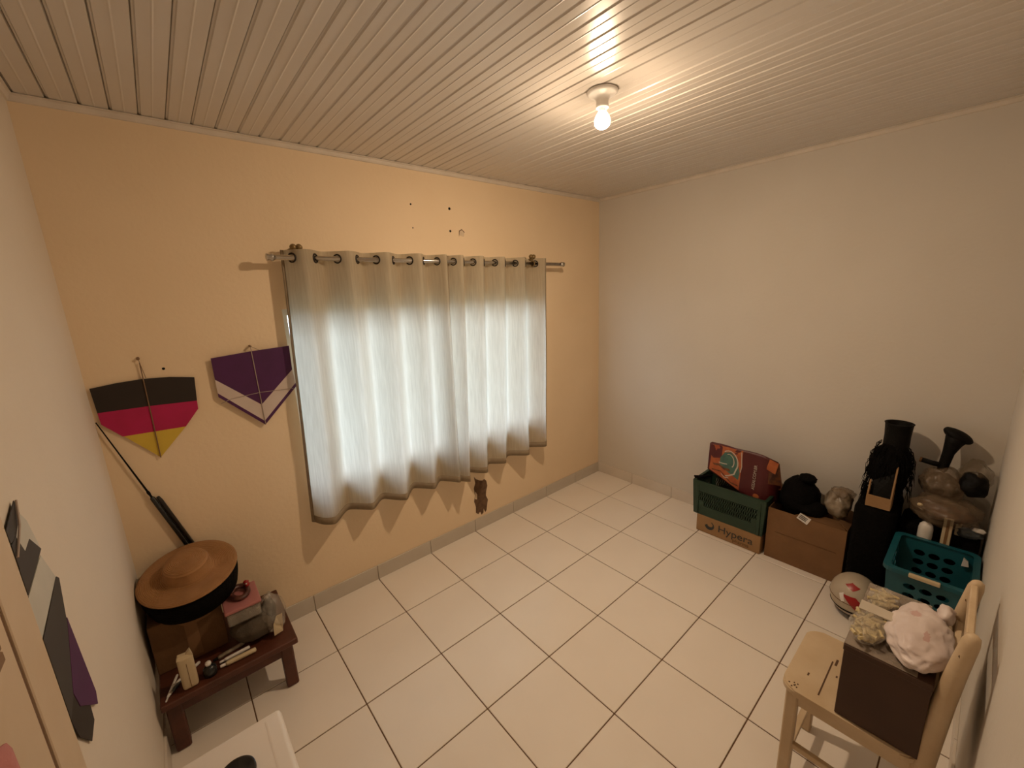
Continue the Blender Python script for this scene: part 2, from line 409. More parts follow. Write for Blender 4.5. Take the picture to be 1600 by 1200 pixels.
# door in the left wall
door = bpy.data.objects.new('door_1', None); COL.objects.link(door); struct(door); door.location = (XL, -1.95, 0)
obj('casing', box(B(), XL, XL+.006, -1.478, -1.362, 0, 2.12, .002), 'door', door)
obj('door_leaf', box(B(), XL, XL+.004, -2.42, -1.492, 0, 2.08), 'door', door)
obj('door_gap', box(B(), XL, XL+.002, -1.492, -1.478, 0, 2.09), 'door_gap', door)
for z0, z1 in ((.12, .62), (.72, 1.10), (1.32, 1.95)):
    for y0, y1 in ((-1.94, -1.55), (-2.37, -1.98)):
        bm = B()
        for q in ((y0, y1, z0, z0+.02), (y0, y1, z1-.02, z1), (y0, y0+.02, z0+.02, z1-.02), (y1-.02, y1, z0+.02, z1-.02)): box(bm, XL+.003, XL+.012, q[0], q[1], q[2], q[3], .003)
        obj('panel_moulding', bm, 'stick', door)

# ------------------------------------------------------------ ceiling lamp
LX, LY = -1.66, -1.29
lamp = thing('ceiling_lamp', 'bare glowing bulb in white round ceiling holder', 'lamp', (LX, LY, H))
obj('lamp_holder', lathe(B(), [(.001, 0), (.060, 0), (.063, -.004), (.062, -.010), (.052, -.016), (.036, -.022), (.028, -.030), (.025, -.040), (.026, -.056), (.0265, -.064), (.020, -.064), (.018, -.05)], (LX, LY, H), 40), 'porcelain', lamp, True)
obj('bulb_neck', lathe(B(), [(.014, -.05), (.014, -.072), (.0155, -.076)], (LX, LY, H), 24), 'porcelain', lamp, True)
bm = B(); lathe(bm, [(.0155, -.076), (.020, -.083), (.0275, -.094), (.0322, -.105), (.033, -.113), (.0325, -.119), (.0312, -.1235)], (LX, LY, H), 20)
obj('bulb_shoulder', bm, 'bulb_side', lamp, True)
bm = B(); lathe(bm, [(.0312, -.1235), (.029, -.128), (.020, -.137), (.010, -.141), (.0005, -.142)], (LX, LY, H), 20)
obj('bulb', bm, 'bulb', lamp, True)

# ------------------------------------------------------------ curtain rod and curtains
RY, RZ = -.10, 2.050
def rodz(x): return 2.0555-(x+2.74)*.006
rod = thing('curtain_rod', 'chrome curtain rod on brass brackets above the window', 'curtain rod', (-1.68, 0, 2.05))
obj('pole', tube(B(), [(-2.715, RY, rodz(-2.715)), (-.625, RY, rodz(-.625))], .0135, 20), 'chrome', rod, True)
for x, s in ((-2.715, -1), (-.625, 1)):
    z = rodz(x)
    obj('finial', tube(B(), [(x-s*.01, RY, z), (x, RY, z), (x+s*.004, RY, z), (x+s*.012, RY, z), (x+s*.026, RY, z), (x+s*.03, RY, z)], [.0135, .019, .020, .015, .019, .010], 20), 'chrome', rod, True)
for x in (-2.60, -.945):
    z = rodz(x); bm = B()
    tube(bm, [(x, 0, z+.03), (x, -.006, z+.03)], .028, 16); tube(bm, [(x, -.004, z+.03), (x, -.07, z+.032), (x, -.10, z+.036)], .009, 12)
    br = obj('bracket', bm, 'brass', rod, True)
    bm = B(); torus(bm, (x, RY, z), (1, 0, 0), .0195, .005, 20, 8); obj('bracket_ring', bm, 'brass', br, True)
    for dx in (-.014, .014):
        bm = B(); blob(bm, (x+dx, -.098, z+.052), (.017, .017, .017), .05, 3, 2, 2); obj('knob', bm, 'brass', br, True)

def curtain(name, label, knots, shift, zb, amps, seed, flare):
    """knots: (phase, x) pairs at rod height; fabric weaves in front of the rod after every whole phase"""
    ph0, ph1 = knots[0][0], knots[-1][0]
    def xt(p):
        for (a, xa), (b, xb) in zip(knots, knots[1:]):
            if p <= b: return xa+(xb-xa)*(p-a)/(b-a)
        return knots[-1][1]
    NU, NV = int((ph1-ph0)*28), 60
    def point(p, t):
        f = (p-ph0)/(ph1-ph0)
        x = xt(p); z_top = rodz(x)+.040; z = z_top+(zb(f)-z_top)*t
        x += (shift[0]*(1-f)+shift[1]*f)*t
        A = amps[0]*(1-t)+amps[1]*t
        wob = noise.noise(Vector((p*.9+seed, t*1.6, seed)))*.9*t
        y = RY-A*math.sin(2*PI*(p+.10*t*wob))-.012*t*math.sin(2*PI*p*.5+seed)+.010*t*noise.noise(Vector((p*2.2, t*3, seed+5)))
        x += .35*A*math.sin(4*PI*p)*(.5+.3*t)*.3
        y -= flare(p, t)
        return Vector((x, min(y, -.022), z))
    c = thing(name, label, 'curtain', (xt((ph0+ph1)/2), RY, zb(.5)), None)
    bm = B(); G = [[bm.verts.new(point(ph0+(ph1-ph0)*i/NU, j/NV)) for j in range(NV+1)] for i in range(NU+1)]
    for i in range(NU):
        for j in range(NV): bm.faces.new((G[i][j], G[i+1][j], G[i+1][j+1], G[i][j+1]))
    obj('cloth', bm, 'curtain', c, True)
    # bottom hem, side hem
    bm = B(); R0 = []
    for i in range(NU+1):
        p = ph0+(ph1-ph0)*i/NU
        R0.append([bm.verts.new(point(p, t)+Vector((0, o, 0))) for t, o in ((.972, -.0025), (1.0, -.0025), (1.0, .0025), (.972, .0025))])
    for a, b in zip(R0, R0[1:]):
        for k in range(4): bm.faces.new((a[k], a[(k+1) % 4], b[(k+1) % 4], b[k]))
    obj('bottom_hem', bm, 'hem', c, True)
    for pa, pb in ((ph0, ph0+.14), (ph1, ph1-.10)):
      bm = B(); R0 = []
      for j in range(NV+1):
        a, b = point(pa, j/NV), point(pb, j/NV); n = Vector((0, .0025, 0)); m_ = Vector((-.0025, 0, 0))
        R0.append([bm.verts.new(q) for q in (a-n+m_, b-n+m_, b+n, a+n)])
      for a, b in zip(R0, R0[1:]):
        for k in range(4): bm.faces.new((a[k], a[(k+1) % 4], b[(k+1) % 4], b[k]))
      obj('side_hem', bm, 'hem', c, True)
    # eyelets, one on each crossing
    ey = None
    k = math.ceil(ph0*2)
    while k/2 <= ph1:
        p = k/2; x = xt(p); d = (point(min(p+.02, ph1), .03)-point(max(p-.02, ph0), .03)); d.z = 0
        nrm = Vector((-d.y, d.x, 0)).normalized()
        if ey is None:
            b2 = B(); torus(b2, (0, 0, 0), (1, 0, 0), .0215, .0045, 24, 8)
            ey = bpy.data.meshes.new('eyelet'); b2.to_mesh(ey); b2.free(); ey.materials.append(MT['darkmetal'])
            for q in ey.polygons: q.use_smooth = True
        e = link_mesh('eyelet', ey, c, Vector((x, RY, rodz(x)))-c.location)
        e.rotation_euler = (0, 0, math.atan2(nrm.y, nrm.x))
        k += 1
    return c
curtain('curtain', 'wider beige linen curtain hanging beside the purple and white kite',
        [(-.33, -2.668), (0, -2.627), (1, -2.403), (2, -2.185), (3, -1.976), (4, -1.785), (4.45, -1.715)],
        (-.055, -.035), lambda f: .592-.045*f, (.045, .052), 1.3, lambda p, t: 0)
curtain('curtain', 'narrower beige linen curtain hanging above the broken plaster patch',
        [(-.25, -1.690), (0, -1.662), (.3, -1.61), (1, -1.505), (2, -1.316), (3, -1.123), (4, -.92), (4.4, -.822)],
        (-.095, -.035), lambda f: .53+.03*f, (.043, .050), 4.1, lambda p, t: .055*t*max(0, 1-abs(p-.28)/.45))

# ------------------------------------------------------------ kites on the window wall
def flat(name, pts, y, m, parent, th=.0015): return obj(name, slab(B(), [(x, y, z) for x, z in pts], (0, -th, 0)), m, parent)
k = thing('kite', 'black and pink paper kite with yellow tail tip on the wall', 'kite', (-3.293, 0, 1.154), 'paper kites on the walls')
flat('black_panel', [(-3.466, 1.514), (-3.380, 1.524), (-3.291, 1.528), (-3.20, 1.522), (-3.111, 1.506), (-3.12, 1.392), (-3.29, 1.402), (-3.462, 1.406)], -.008, 'blackpaper', k)
flat('pink_panel', [(-3.462, 1.406), (-3.29, 1.402), (-3.12, 1.392), (-3.122, 1.352), (-3.182, 1.277), (-3.403, 1.285), (-3.460, 1.354)], -.008, 'pinkpaper', k)
flat('yellow_panel', [(-3.400, 1.285), (-3.182, 1.277), (-3.296, 1.154)], -.007, 'yellowpaper', k)
obj('spar', tube(B(), [(-3.291, -.008, 1.60), (-3.292, -.012, 1.50), (-3.296, -.012, 1.154)], .0022, 6), 'stick', k)
obj('hanging_nail', tube(B(), [(-3.293, 0, 1.621), (-3.293, -.014, 1.618)], .006, 8), 'stick', k)
obj('thread', tube(B(), [(-3.293, -.012, 1.62), (-3.282, -.012, 1.53)], .0012, 5), 'stick', k)
k = thing('kite', 'purple and white paper kite hung beside the curtain', 'kite', (-2.86, 0, 1.211), 'paper kites on the walls')
yb = -.020
flat('purple_panel', [(-3.035, 1.587), (-2.862, 1.601), (-2.688, 1.609), (-2.691, 1.48), (-2.86, 1.319), (-3.035, 1.482)], yb, 'purple', k)
flat('white_panel', [(-3.035, 1.482), (-2.86, 1.319), (-2.691, 1.48), (-2.685, 1.405), (-2.859, 1.230), (-3.035, 1.414)], yb, 'whitepaper', k)
flat('purple_border', [(-3.035, 1.414), (-2.859, 1.230), (-2.685, 1.405), (-2.684, 1.386), (-2.859, 1.209), (-3.035, 1.394)], yb, 'purple', k)
obj('spar', tube(B(), [(-2.864, yb-.003, 1.625), (-2.858, yb-.004, 1.215)], .0020, 6), 'thread', k)
obj('cross_spar', tube(B(), [(-3.03, yb-.003, 1.36), (-2.985, yb-.003, 1.375), (-2.86, yb-.004, 1.385), (-2.70, yb-.003, 1.378)], .0014, 6), 'thread', k)
obj('hanging_nail', tube(B(), [(-2.864, 0, 1.627), (-2.864, -.026, 1.626)], .005, 8), 'stick', k)
obj('thread', tube(B(), [(-2.864, -.024, 1.626), (-2.83, -.023, 1.604)], .0010, 5), 'stick', k)
# ------------------------------------------------------------ kites on the left wall
def side(name, pts, m, parent, off=.004, th=.0015): return obj(name, slab(B(), [(XL+off, y, z) for y, z in pts], (th, 0, 0)), m, parent)
k = thing('kite', 'grey checkered paper kite on the wall by the door casing', 'kite', (XL, -1.30, 1.326), 'paper kites on the walls')
side('grey_panel', [(-1.205, 1.345), (-1.255, 1.392), (-1.357, 1.376), (-1.357, 1.322)], 'greypaper', k)
side('white_check', [(-1.205, 1.345), (-1.255, 1.392), (-1.30, 1.378), (-1.325, 1.425), (-1.262, 1.452), (-1.235, 1.425)], 'paleblue', k, .0035)
side('dark_check', [(-1.357, 1.376), (-1.30, 1.384), (-1.325, 1.43), (-1.357, 1.425)], 'greypaper', k, .0045)
side('dark_tip', [(-1.262, 1.452), (-1.325, 1.425), (-1.357, 1.43), (-1.357, 1.455), (-1.27, 1.482)], 'greypaper', k)
obj('spar', tube(B(), [(XL+.008, -1.27, 1.482), (XL+.009, -1.30, 1.44), (XL+.008, -1.357, 1.40)], .002, 6), 'thread', k)
k = thing('kite', 'grey and purple paper kite with pale corner on the wall', 'kite', (XL, -1.26, .905), 'paper kites on the walls')
side('grey_panel', [(-1.150, 1.243), (-1.165, 1.255), (-1.357, 1.224), (-1.357, 1.03), (-1.285, 1.048), (-1.20, 1.14)], 'greypaper', k)
side('purple_panel', [(-1.185, 1.160), (-1.150, .925), (-1.165, .900), (-1.285, 1.0), (-1.30, 1.048)], 'purple', k, .0045)
side('dark_panel', [(-1.285, 1.048), (-1.357, 1.03), (-1.340, .97), (-1.28, .90), (-1.222, .905), (-1.215, .955)], 'blackpaper', k, .0035)
side('pale_panel', [(-1.165, 1.255), (-1.357, 1.226), (-1.357, 1.315), (-1.215, 1.335)], 'paleblue', k, .003, .001)

# ------------------------------------------------------------ bench with its load, left corner
ZB = .262
b = thing('wooden_bench', 'low reddish brown wooden bench in the corner', 'bench', (-3.21, -.30, 0))
obj('bench_top', box(B(), -3.462, -2.952, -.488, -.030, ZB-.03, ZB, .004), 'wood_red', b)
for x, y in ((-3.425, -.445), (-3.0, -.445), (-3.425, -.075), (-3.0, -.075)):
    bm = B(); bar(bm, (x, y, 0), (x, y, ZB-.028), .052, .045); obj('leg', bm, 'wood_red', b)
obj('apron', box(B(), -3.44, -2.985, -.462, -.446, ZB-.085, ZB-.028, .002), 'wood_red', b)
obj('apron', box(B(), -3.44, -2.985, -.076, -.06, ZB-.085, ZB-.028, .002), 'wood_red', b)
# cardboard box
c = thing('cardboard_box', 'brown cardboard box under the hats on the bench', 'box', (-3.32, -.16, ZB))
bm = box(B(), -3.462, -3.203, -.292, -.012, ZB+.001, .502, .003); obj('box_body', bm, 'card_dark', c)
obj('flap', slab(B(), [(-3.40, -.294, .50), (-3.212, -.294, .505), (-3.25, -.300, .455), (-3.33, -.298, .44)], (0, -.003, 0)), 'card', c)
obj('tape', box(B(), -3.345, -3.30, -.2945, -.2925, ZB+.02, .50), 'card', c)
# hats
def tilt(o, c, ax, ang):
    c = Vector(c); o.matrix_world = Matrix.Translation(c) @ Matrix.Rotation(ang, 4, ax)
HC = (-3.288, -.212, .650)
h = obj('black_hat', lathe(B(), [(.0005, .015), (.09, .012), (.12, .010), (.178, .012), (.187, .004), (.186, -.022), (.180, -.062), (.172, -.098), (.166, -.099), (.172, -.06), (.176, -.01), (.12, -.002), (.0005, -.002)], (0, 0, 0), 48, .98, .98), 'blackfab', None, True)
h.matrix_world = Matrix.Translation((HC[0], HC[1]+.005, HC[2]-.026)) @ Matrix.Rotation(math.radians(14), 4, 'X') @ Matrix.Rotation(math.radians(-3), 4, 'Y')
tag(h, 'black drooping hat squeezed under the straw hat', 'hat')
prof = [(.0005, .078), (.035, .079), (.064, .077), (.080, .070), (.087, .054), (.090, .022), (.093, .009), (.102, .004), (.115, .004), (.15, .007), (.178, .009), (.190, .005), (.193, 0), (.190, -.003), (.178, .002), (.15, .001), (.115, -.002), (.098, -.001), (.086, .012), (.081, .050), (.06, .068), (.0005, .070)]
h = obj('straw_hat', lathe(B(), prof, (0, 0, 0), 56, .97, .97), 'straw', None, True)
h.matrix_world = Matrix.Translation((HC[0], HC[1], HC[2])) @ Matrix.Rotation(math.radians(14), 4, 'X') @ Matrix.Rotation(math.radians(-3), 4, 'Y')
tag(h, 'tan woven straw hat with a wide brim on the bench pile', 'hat')
# thin rod leaning in the corner
r = thing('telescopic_rod', 'thin black telescopic rod leaning into the wall corner', 'rod', (-3.225, -.016, .505))
def rp(t): return Vector((-3.474, -.012, 1.367)).lerp(Vector((-2.972-.105, -.016, .0)), t)
obj('thin_section', tube(B(), [rp(0), rp(.13), rp(.27), rp(.30)], [.0022, .003, .0042, .005], 8), 'black', r, True)
obj('thick_section', tube(B(), [rp(.285), rp(.29), rp(.625)], [.005, .0095, .0105], 12), 'blackgloss', r, True)
obj('sheath', tube(B(), [rp(.295)+Vector((.017, .003, .006)), rp(.31)+Vector((.018, .003, .006)), rp(.61)+Vector((.018, .003, .006))], [.006, .0085, .0085], 10), 'darkmetal', r, True)
obj('joint', tube(B(), [rp(.262), rp(.268), rp(.276)], [.005, .0065, .005], 8), 'black', r)
# grey cloth bag, clear bag, pink box
g = thing('grey_bag', 'dark grey cloth bag wrapped in clear plastic at the bench end', 'bag', (-3.08, -.33, ZB))
bm = B(); blob(bm, (-3.098, -.325, ZB+.066), (.094, .088, .068), .10, 3, 3, 4, ZB+.001); obj('bag_body', bm, 'greycloth', g, True)
bm = B(); blob(bm, (-3.02, -.325, ZB+.085), (.062, .092, .095), .16, 4, 8, 4, ZB+.001, .35); obj('plastic_wrap', bm, 'clear_light', g, True)
bm = B(); slab(bm, [(-3.035, -.425, ZB+.02), (-2.995, -.410, ZB+.015), (-2.985, -.40, ZB+.10), (-3.01, -.395, ZB+.095), (-3.03, -.42, ZB+.075)], (0, .004, 0)); obj('white_fold', bm, 'ivory', g)
bm = B(); blob(bm, (-3.025, -.335, ZB+.115), (.026, .05, .05), .12, 4, 5, 3); obj('dark_patch', bm, 'black', g, True)
p = thing('pink_box', 'pink lidded plastic box on top of the grey bag', 'box', (-3.13, -.31, .400))
bx0, bx1, by0, by1 = -3.200, -3.055, -.395, -.215
obj('box_body', box(B(), bx0+.006, bx1-.006, by0+.006, by1-.006, .400, .468, .008, 2), 'clear_light', p)
obj('box_inside', box(B(), bx0+.010, bx1-.010, by0+.010, by1-.010, .402, .455, .006), 'greycloth', p)
obj('lid', box(B(), bx0, bx1, by0, by1, .466, .482, .005, 2), 'pinkplastic', p)
w = thing('brown_headband', 'dark brown ring-shaped band lying on the pink lid', 'headband', (-3.115, -.285, .483))
bm = B(); torus(bm, (-3.125, -.290, .496), (.1, -.15, 1), .033, .011, 28, 10)
for v in bm.verts: v.co.y = -.290+(v.co.y+.290)*1.35
obj('band', bm, 'brownplait', w, True)
bm = B(); blob(bm, (-3.090, -.275, .510), (.011, .013, .010), .2, 3, 4, 2); blob(bm, (-3.092, -.245, .506), (.013, .012, .010), .2, 3, 6, 2); obj('red_bow', bm, 'red', w, True)
bm = B(); blob(bm, (-3.094, -.288, .522), (.004, .004, .004), 0, 1, 1, 1); obj('pearl', bm, 'white', w, True)
# small things along the front of the bench
bt = thing('lotion_bottle', 'tall ivory plastic bottle standing on the bench front', 'bottle', (-3.355, -.445, ZB))
bm = B(); box(bm, -3.384, -3.330, -.468, -.432, ZB+.001, ZB+.155, .012, 3); obj('bottle_body', bm, 'ivory', bt, True)
obj('seam', box(B(), -3.3565, -3.3545, -.4690, -.4675, ZB+.005, ZB+.125), 'stick', bt)
bm = B(); slab(bm, [(-3.384, -.465, ZB+.150), (-3.330, -.465, ZB+.150), (-3.336, -.458, ZB+.175), (-3.352, -.455, ZB+.158), (-3.378, -.458, ZB+.163)], (0, .018, 0)); obj('cut_rim', bm, 'ivory', bt)
j = thing('black_jar', 'small black jar with a round white cap on the bench', 'jar', (-3.288, -.435, ZB))
obj('jar_body', lathe(B(), [(.001, .001), (.024, .001), (.025, .01), (.024, .036), (.014, .046), (.001, .047)], (-3.288, -.438, ZB), 24), 'blackgloss', j, True)
bm = B(); blob(bm, (-3.290, -.436, ZB+.055), (.012, .012, .012), .02, 2, 1, 2); obj('cap', bm, 'white', j, True)
def tubething(name, label, a, b_, r, m, cap_m=None, grp=None):
    t = thing(name, label, 'tube', a, grp); a, b_ = Vector(a), Vector(b_)
    d = (b_-a)
    obj('tube_body', tube(B(), [a, a+d*.08, a+d*.8, a+d*.97, b_], [r*.75, r, r, r*.95, r*.6], 12), m, t, True)
    obj('tube_cap', tube(B(), [a-d*.18, a-d*.16, a+d*.01], [r*.5, r*.62, r*.62], 10), cap_m or 'white', t, True)
tubething('cosmetic_tube', 'white tube lying along the bench front edge beside the jar', (-3.232, -.438, ZB+.012), (-3.115, -.440, ZB+.012), .011, 'ivory')
tubething('cosmetic_tube', 'pale slim tube lying on the bench behind the white tube', (-3.235, -.405, ZB+.009), (-3.135, -.400, ZB+.009), .008, 'white')
tubething('cosmetic_tube', 'dull grey tube lying against the cardboard box', (-3.255, -.372, ZB+.010), (-3.15, -.355, ZB+.010), .009, 'silver', 'black')
tubething('toothbrush', 'thin white toothbrush lying at the bench end by the wall', (-3.435, -.455, ZB+.006), (-3.40, -.345, ZB+.006), .005, 'white')
tubething('cosmetic_tube', 'white tube lying behind the ivory bottle', (-3.405, -.40, ZB+.008), (-3.32, -.335, ZB+.008), .007, 'white')
tubething('comb_handle', 'flat grey plastic stick beside the toothbrush', (-3.42, -.435, ZB+.006), (-3.375, -.37, ZB+.006), .005, 'bluegrey')

# ------------------------------------------------------------ white appliance, near the left wall
ZA = .82
a = thing('white_appliance', 'white boxy appliance with rounded corners beside the left wall', 'appliance', (-3.30, -1.65, 0))
obj('housing', box(B(), XL+.012, -3.142, -1.93, -1.405, .02, ZA-.03, .02, 3), 'white', a, True)
obj('top_panel', box(B(), XL+.008, -3.134, -1.94, -1.397, ZA-.032, ZA, .012, 3), 'white', a, True)
obj('raised_edge', box(B(), -3.172, -3.168, -1.90, -1.42, ZA-.002, ZA+.0004), 'white', a)
obj('round_opening', lathe(B(), [(.0005, .004), (.024, .004), (.032, .010), (.036, .010), (.037, .003), (.037, -.002)], (-3.242, -1.512, ZA), 36), 'blackgloss', a, True)
for x in (-3.42, -3.19):
    for y in (-1.88, -1.46):
        obj('foot', lathe(B(), [(.001, 0), (.018, 0), (.018, .022), (.001, .022)], (x, y, 0), 14), 'black', a)
# pink cloth on the door
bm = B(); NU, NV = 24, 16; G = []
for i in range(NU+1):
    G.append([])
    for jj in range(NV+1):
        y = -1.600-.30*i/NU; zt0 = 1.115+.19*min(1, i/NU*2.6); z = zt0-(zt0-.86)*jj/NV
        G[-1].append(bm.verts.new((XL+.026+.009*math.sin(i*.9)+.003*jj/NV, y, z)))
for i in range(NU):
    for jj in range(NV): bm.faces.new((G[i][jj], G[i+1][jj], G[i+1][jj+1], G[i][jj+1]))
o = solid(obj('pink_cloth', bm, 'pinkcloth', None, True), .003); tag(o, 'pink cloth hanging on the door beside the casing', 'cloth')

# ------------------------------------------------------------ chair against the near wall
SX0, SX1, SY0, SY1, SZ = -1.760, -1.400, -2.500, -2.145, .455
ch = thing('wooden_chair', 'worn cream painted wooden chair with its back to the wall', 'chair', (-1.58, -2.33, 0))
def rrect(x0, x1, y0, y1, r, n=6):
    P = []
    for cx, cy, a0 in ((x1-r, y1-r, 0), (x0+r, y1-r, 90), (x0+r, y0+r, 180), (x1-r, y0+r, 270)):
        for k_ in range(n+1): t = math.radians(a0+90*k_/n); P.append((cx+r*math.cos(t), cy+r*math.sin(t)))
    return P
bm = B(); slab(bm, [(x, y, SZ-.024) for x, y in rrect(SX0, SX1, SY0, SY1, .045)], (0, 0, .024))
bmesh.ops.bevel(bm, geom=[e for e in bm.edges if abs(e.verts[0].co.z-e.verts[1].co.z) < 1e-5], offset=.005, segments=2, affect='EDGES')
seat = obj('seat', bm, 'cream', ch)
for q in ((-1.72, -1.53, -2.250, -2.2455), (-1.545, -1.51, -2.262, -2.255), (-1.66, -1.645, -2.205, -2.200), (-1.60, -1.59, -2.275, -2.27)):
    obj('crack', box(B(), q[0], q[1], q[2], q[3], SZ-.001, SZ+.0006), 'chip', seat)
for kk in range(7):
    x, y = SX0+.006+random.random()*.03, SY1-.02-random.random()*.03
    bm = B(); blob(bm, (x, y, SZ), (.004, .003, .001), .3, 3, kk, 1); obj('paint_chip', bm, 'chip', seat)
for x in (SX0+.032, SX1-.032):
    bm = B(); bar(bm, (x, SY1-.035, 0), (x, SY1-.035, SZ-.024), .036, .036); obj('front_leg', bm, 'cream', ch)
    bm = B(); P = [(0, .012, .020), (.25, .002, .021), (.44, -.004, .024), (.55, -.008, .025), (.68, -.018, .022), (.80, -.030, .019), (.885, -.040, .017), (.903, -.043, .013), (.910, -.044, .006)]
    tube(bm, [(x, SY0+q[1], q[0]) for q in P], [q[2]*1.08 for q in P], 12)
    post = obj('back_post', bm, 'cream', ch, True)
    for zz in (.84, .78, .66): bm = B(); blob(bm, (x-.012, SY0-.012-.018*(zz-.6)/.3, zz), (.006, .004, .009), .3, 3, int(zz*10), 1); obj('paint_chip', bm, 'chip', post)
    obj('side_apron', box(B(), x-.010, x+.010, SY0+.01, SY1-.05, SZ-.075, SZ-.024, .002), 'cream', ch)
    bm = B(); bar(bm, (x, SY1-.035, .20), (x, SY0+.008, .20), .018, .022); obj('stretcher', bm, 'cream', ch)
obj('front_apron', box(B(), SX0+.04, SX1-.04, SY1-.045, SY1-.025, SZ-.075, SZ-.024, .002), 'cream', ch)
bm = B(); bar(bm, (SX0+.03, SY1-.035, .14), (SX1-.03, SY1-.035, .14), .022, .018, (0, 1, 0)); obj('stretcher', bm, 'cream', ch)
for zz, hh in ((.87, .06), (.74, .05), (.62, .045)):
    yv = SY0-.020-.020*(zz-.70)/.207
    obj('back_rail', box(B(), SX0+.045, SX1-.045, yv-.008, yv+.008, zz-hh/2, zz+hh/2, .003), 'cream', ch)
# brown box on the seat
bb = thing('brown_box', 'dark brown box on the chair seat under plastic bags', 'box', (-1.565, -2.395, SZ))
obj('box_body', box(B(), -1.752, -1.375, -2.492, -2.297, SZ+.002, .715, .002), 'boxbrown', bb)
obj('box_lid', box(B(), -1.754, -1.373, -2.494, -2.295, .700, .722, .002), 'boxbrown', bb)
o = obj('plastic_sheet', box(B(), -1.75, -1.36, -2.46, -2.296, .7225, .7255, .001), 'foggy'); tag(o, 'foggy clear plastic sheet lying on the brown box', 'plastic sheet')
pb = thing('pasta_bag', 'clear plastic packet of yellow pieces on the brown box', 'packet', (-1.66, -2.33, .726))
bm = B()
for q in range(60):
    cx, cy = random.gauss(-1.655, .035), random.gauss(-2.338, .020); cz = .742+random.random()*.022
    t = random.random()*PI; dv = Vector((math.cos(t), math.sin(t), random.uniform(-.3, .3)))*.012
    tube(bm, [Vector((cx, cy, cz))-dv, Vector((cx, cy, cz))+dv], .005, 6)
blob(bm, (-1.655, -2.338, .742), (.066, .035, .017), .15, 4, 3, 3)
o = obj('yellow_pieces', bm, 'yellow_pasta', pb); o['kind'] = 'stuff'
bm = B(); blob(bm, (-1.658, -2.336, .750), (.085, .046, .0245), .10, 5, 9, 4, .727); obj('packet_film', bm, 'clear_light', pb, True)
bm = B(); slab(bm, [(-1.60, -2.300, .760), (-1.555, -2.300, .765), (-1.58, -2.40, .778), (-1.62, -2.40, .775)], (0, 0, .004)); obj('paper_header', bm, 'creamprint', pb)
bm = B()
for q in range(34):
    cx, cy = random.gauss(-1.475, .028), random.gauss(-2.345, .016); cz = .742+random.random()*.02
    t = random.random()*PI; dv = Vector((math.cos(t), math.sin(t), random.uniform(-.3, .3)))*.012
    tube(bm, [Vector((cx, cy, cz))-dv, Vector((cx, cy, cz))+dv], .005, 6)
blob(bm, (-1.475, -2.345, .742), (.055, .028, .016), .15, 4, 5, 3)
pc = thing('pasta_bag', 'clear plastic packet of yellow pieces tucked behind the white bag', 'packet', (-1.475, -2.345, .726))
o = obj('yellow_pieces', bm, 'yellow_pasta', pc); o['kind'] = 'stuff'
bm = B(); blob(bm, (-1.475, -2.345, .748), (.070, .040, .0225), .10, 5, 12, 4, .727); obj('packet_film', bm, 'clear_light', pc, True)
wb_ = thing('white_bag', 'crumpled white plastic shopping bag on the brown box', 'bag', (-1.60, -2.45, .727))
bm = B(); blob(bm, (-1.600, -2.448, .757), (.152, .076, .046), .14, 3.0, 21, 5, .7275, None, 3); bo = obj('bag_body', bm, ['whitebag', 'pinkprint'], wb_, True)
for pl in bo.data.polygons:
    q = pl.center+Vector(wb_.location)
    if pl.normal.z > .2 and any(((q.x-a_)/r_)**2+((q.y-b_)/r2_)**2 < 1 for a_, b_, r_, r2_ in ((-1.552, -2.430, .022, .012), (-1.655, -2.462, .020, .007))): pl.material_index = 1
bm = B(); blob(bm, (-1.48, -2.492, .785), (.035, .020, .026), .3, 4, 22, 3); obj('bag_handle', bm, 'whitebag', wb_, True)

# ------------------------------------------------------------ helmet on the floor
hc = Vector((-.520, -2.165, .112)); hr = Vector((.124, .108, .113))
hm = thing('helmet', 'scuffed cream motorcycle helmet with red patches on the floor', 'helmet', (hc.x, hc.y, 0))
def hp(th, ph, s=1.0):
    d = Vector((math.cos(th)*math.cos(ph), math.sin(th)*math.cos(ph), math.sin(ph))); return hc+Vector((d.x*hr.x, d.y*hr.y, d.z*hr.z))*s
bm = B(); NT = 40; R0 = []
for q in range(19):
    ph = -math.radians(52)+(math.radians(52)+PI/2-.02)*q/18
    R0.append([bm.verts.new(hp(2*PI*t/NT, ph)) for t in range(NT)])
for A, C in zip(R0, R0[1:]):
    for t in range(NT): bm.faces.new((A[t], A[(t+1) % NT], C[(t+1) % NT], C[t]))
bm.faces.new(R0[-1]); obj('shell', bm, 'helmet', hm, True)
bm = B()
def band(bm, ph, w, s, th0=0, th1=2*PI, n=48):
    prev = None
    for t in range(n+1):
        th = th0+(th1-th0)*t/n; cur = [bm.verts.new(hp(th, ph-w, s)), bm.verts.new(hp(th, ph+w, s)), bm.verts.new(hp(th, ph+w, .99)), bm.verts.new(hp(th, ph-w, .99))]
        if prev:
            for k_ in range(4): bm.faces.new((prev[k_], cur[k_], cur[(k_+1) % 4], prev[(k_+1) % 4]))
        prev = cur
band(bm, -math.radians(36), math.radians(15), 1.025); obj('rubber_trim', bm, 'black', hm, True)
bm = B(); band(bm, math.radians(2), .014, 1.012); obj('seam_line', bm, 'stick', hm, True)
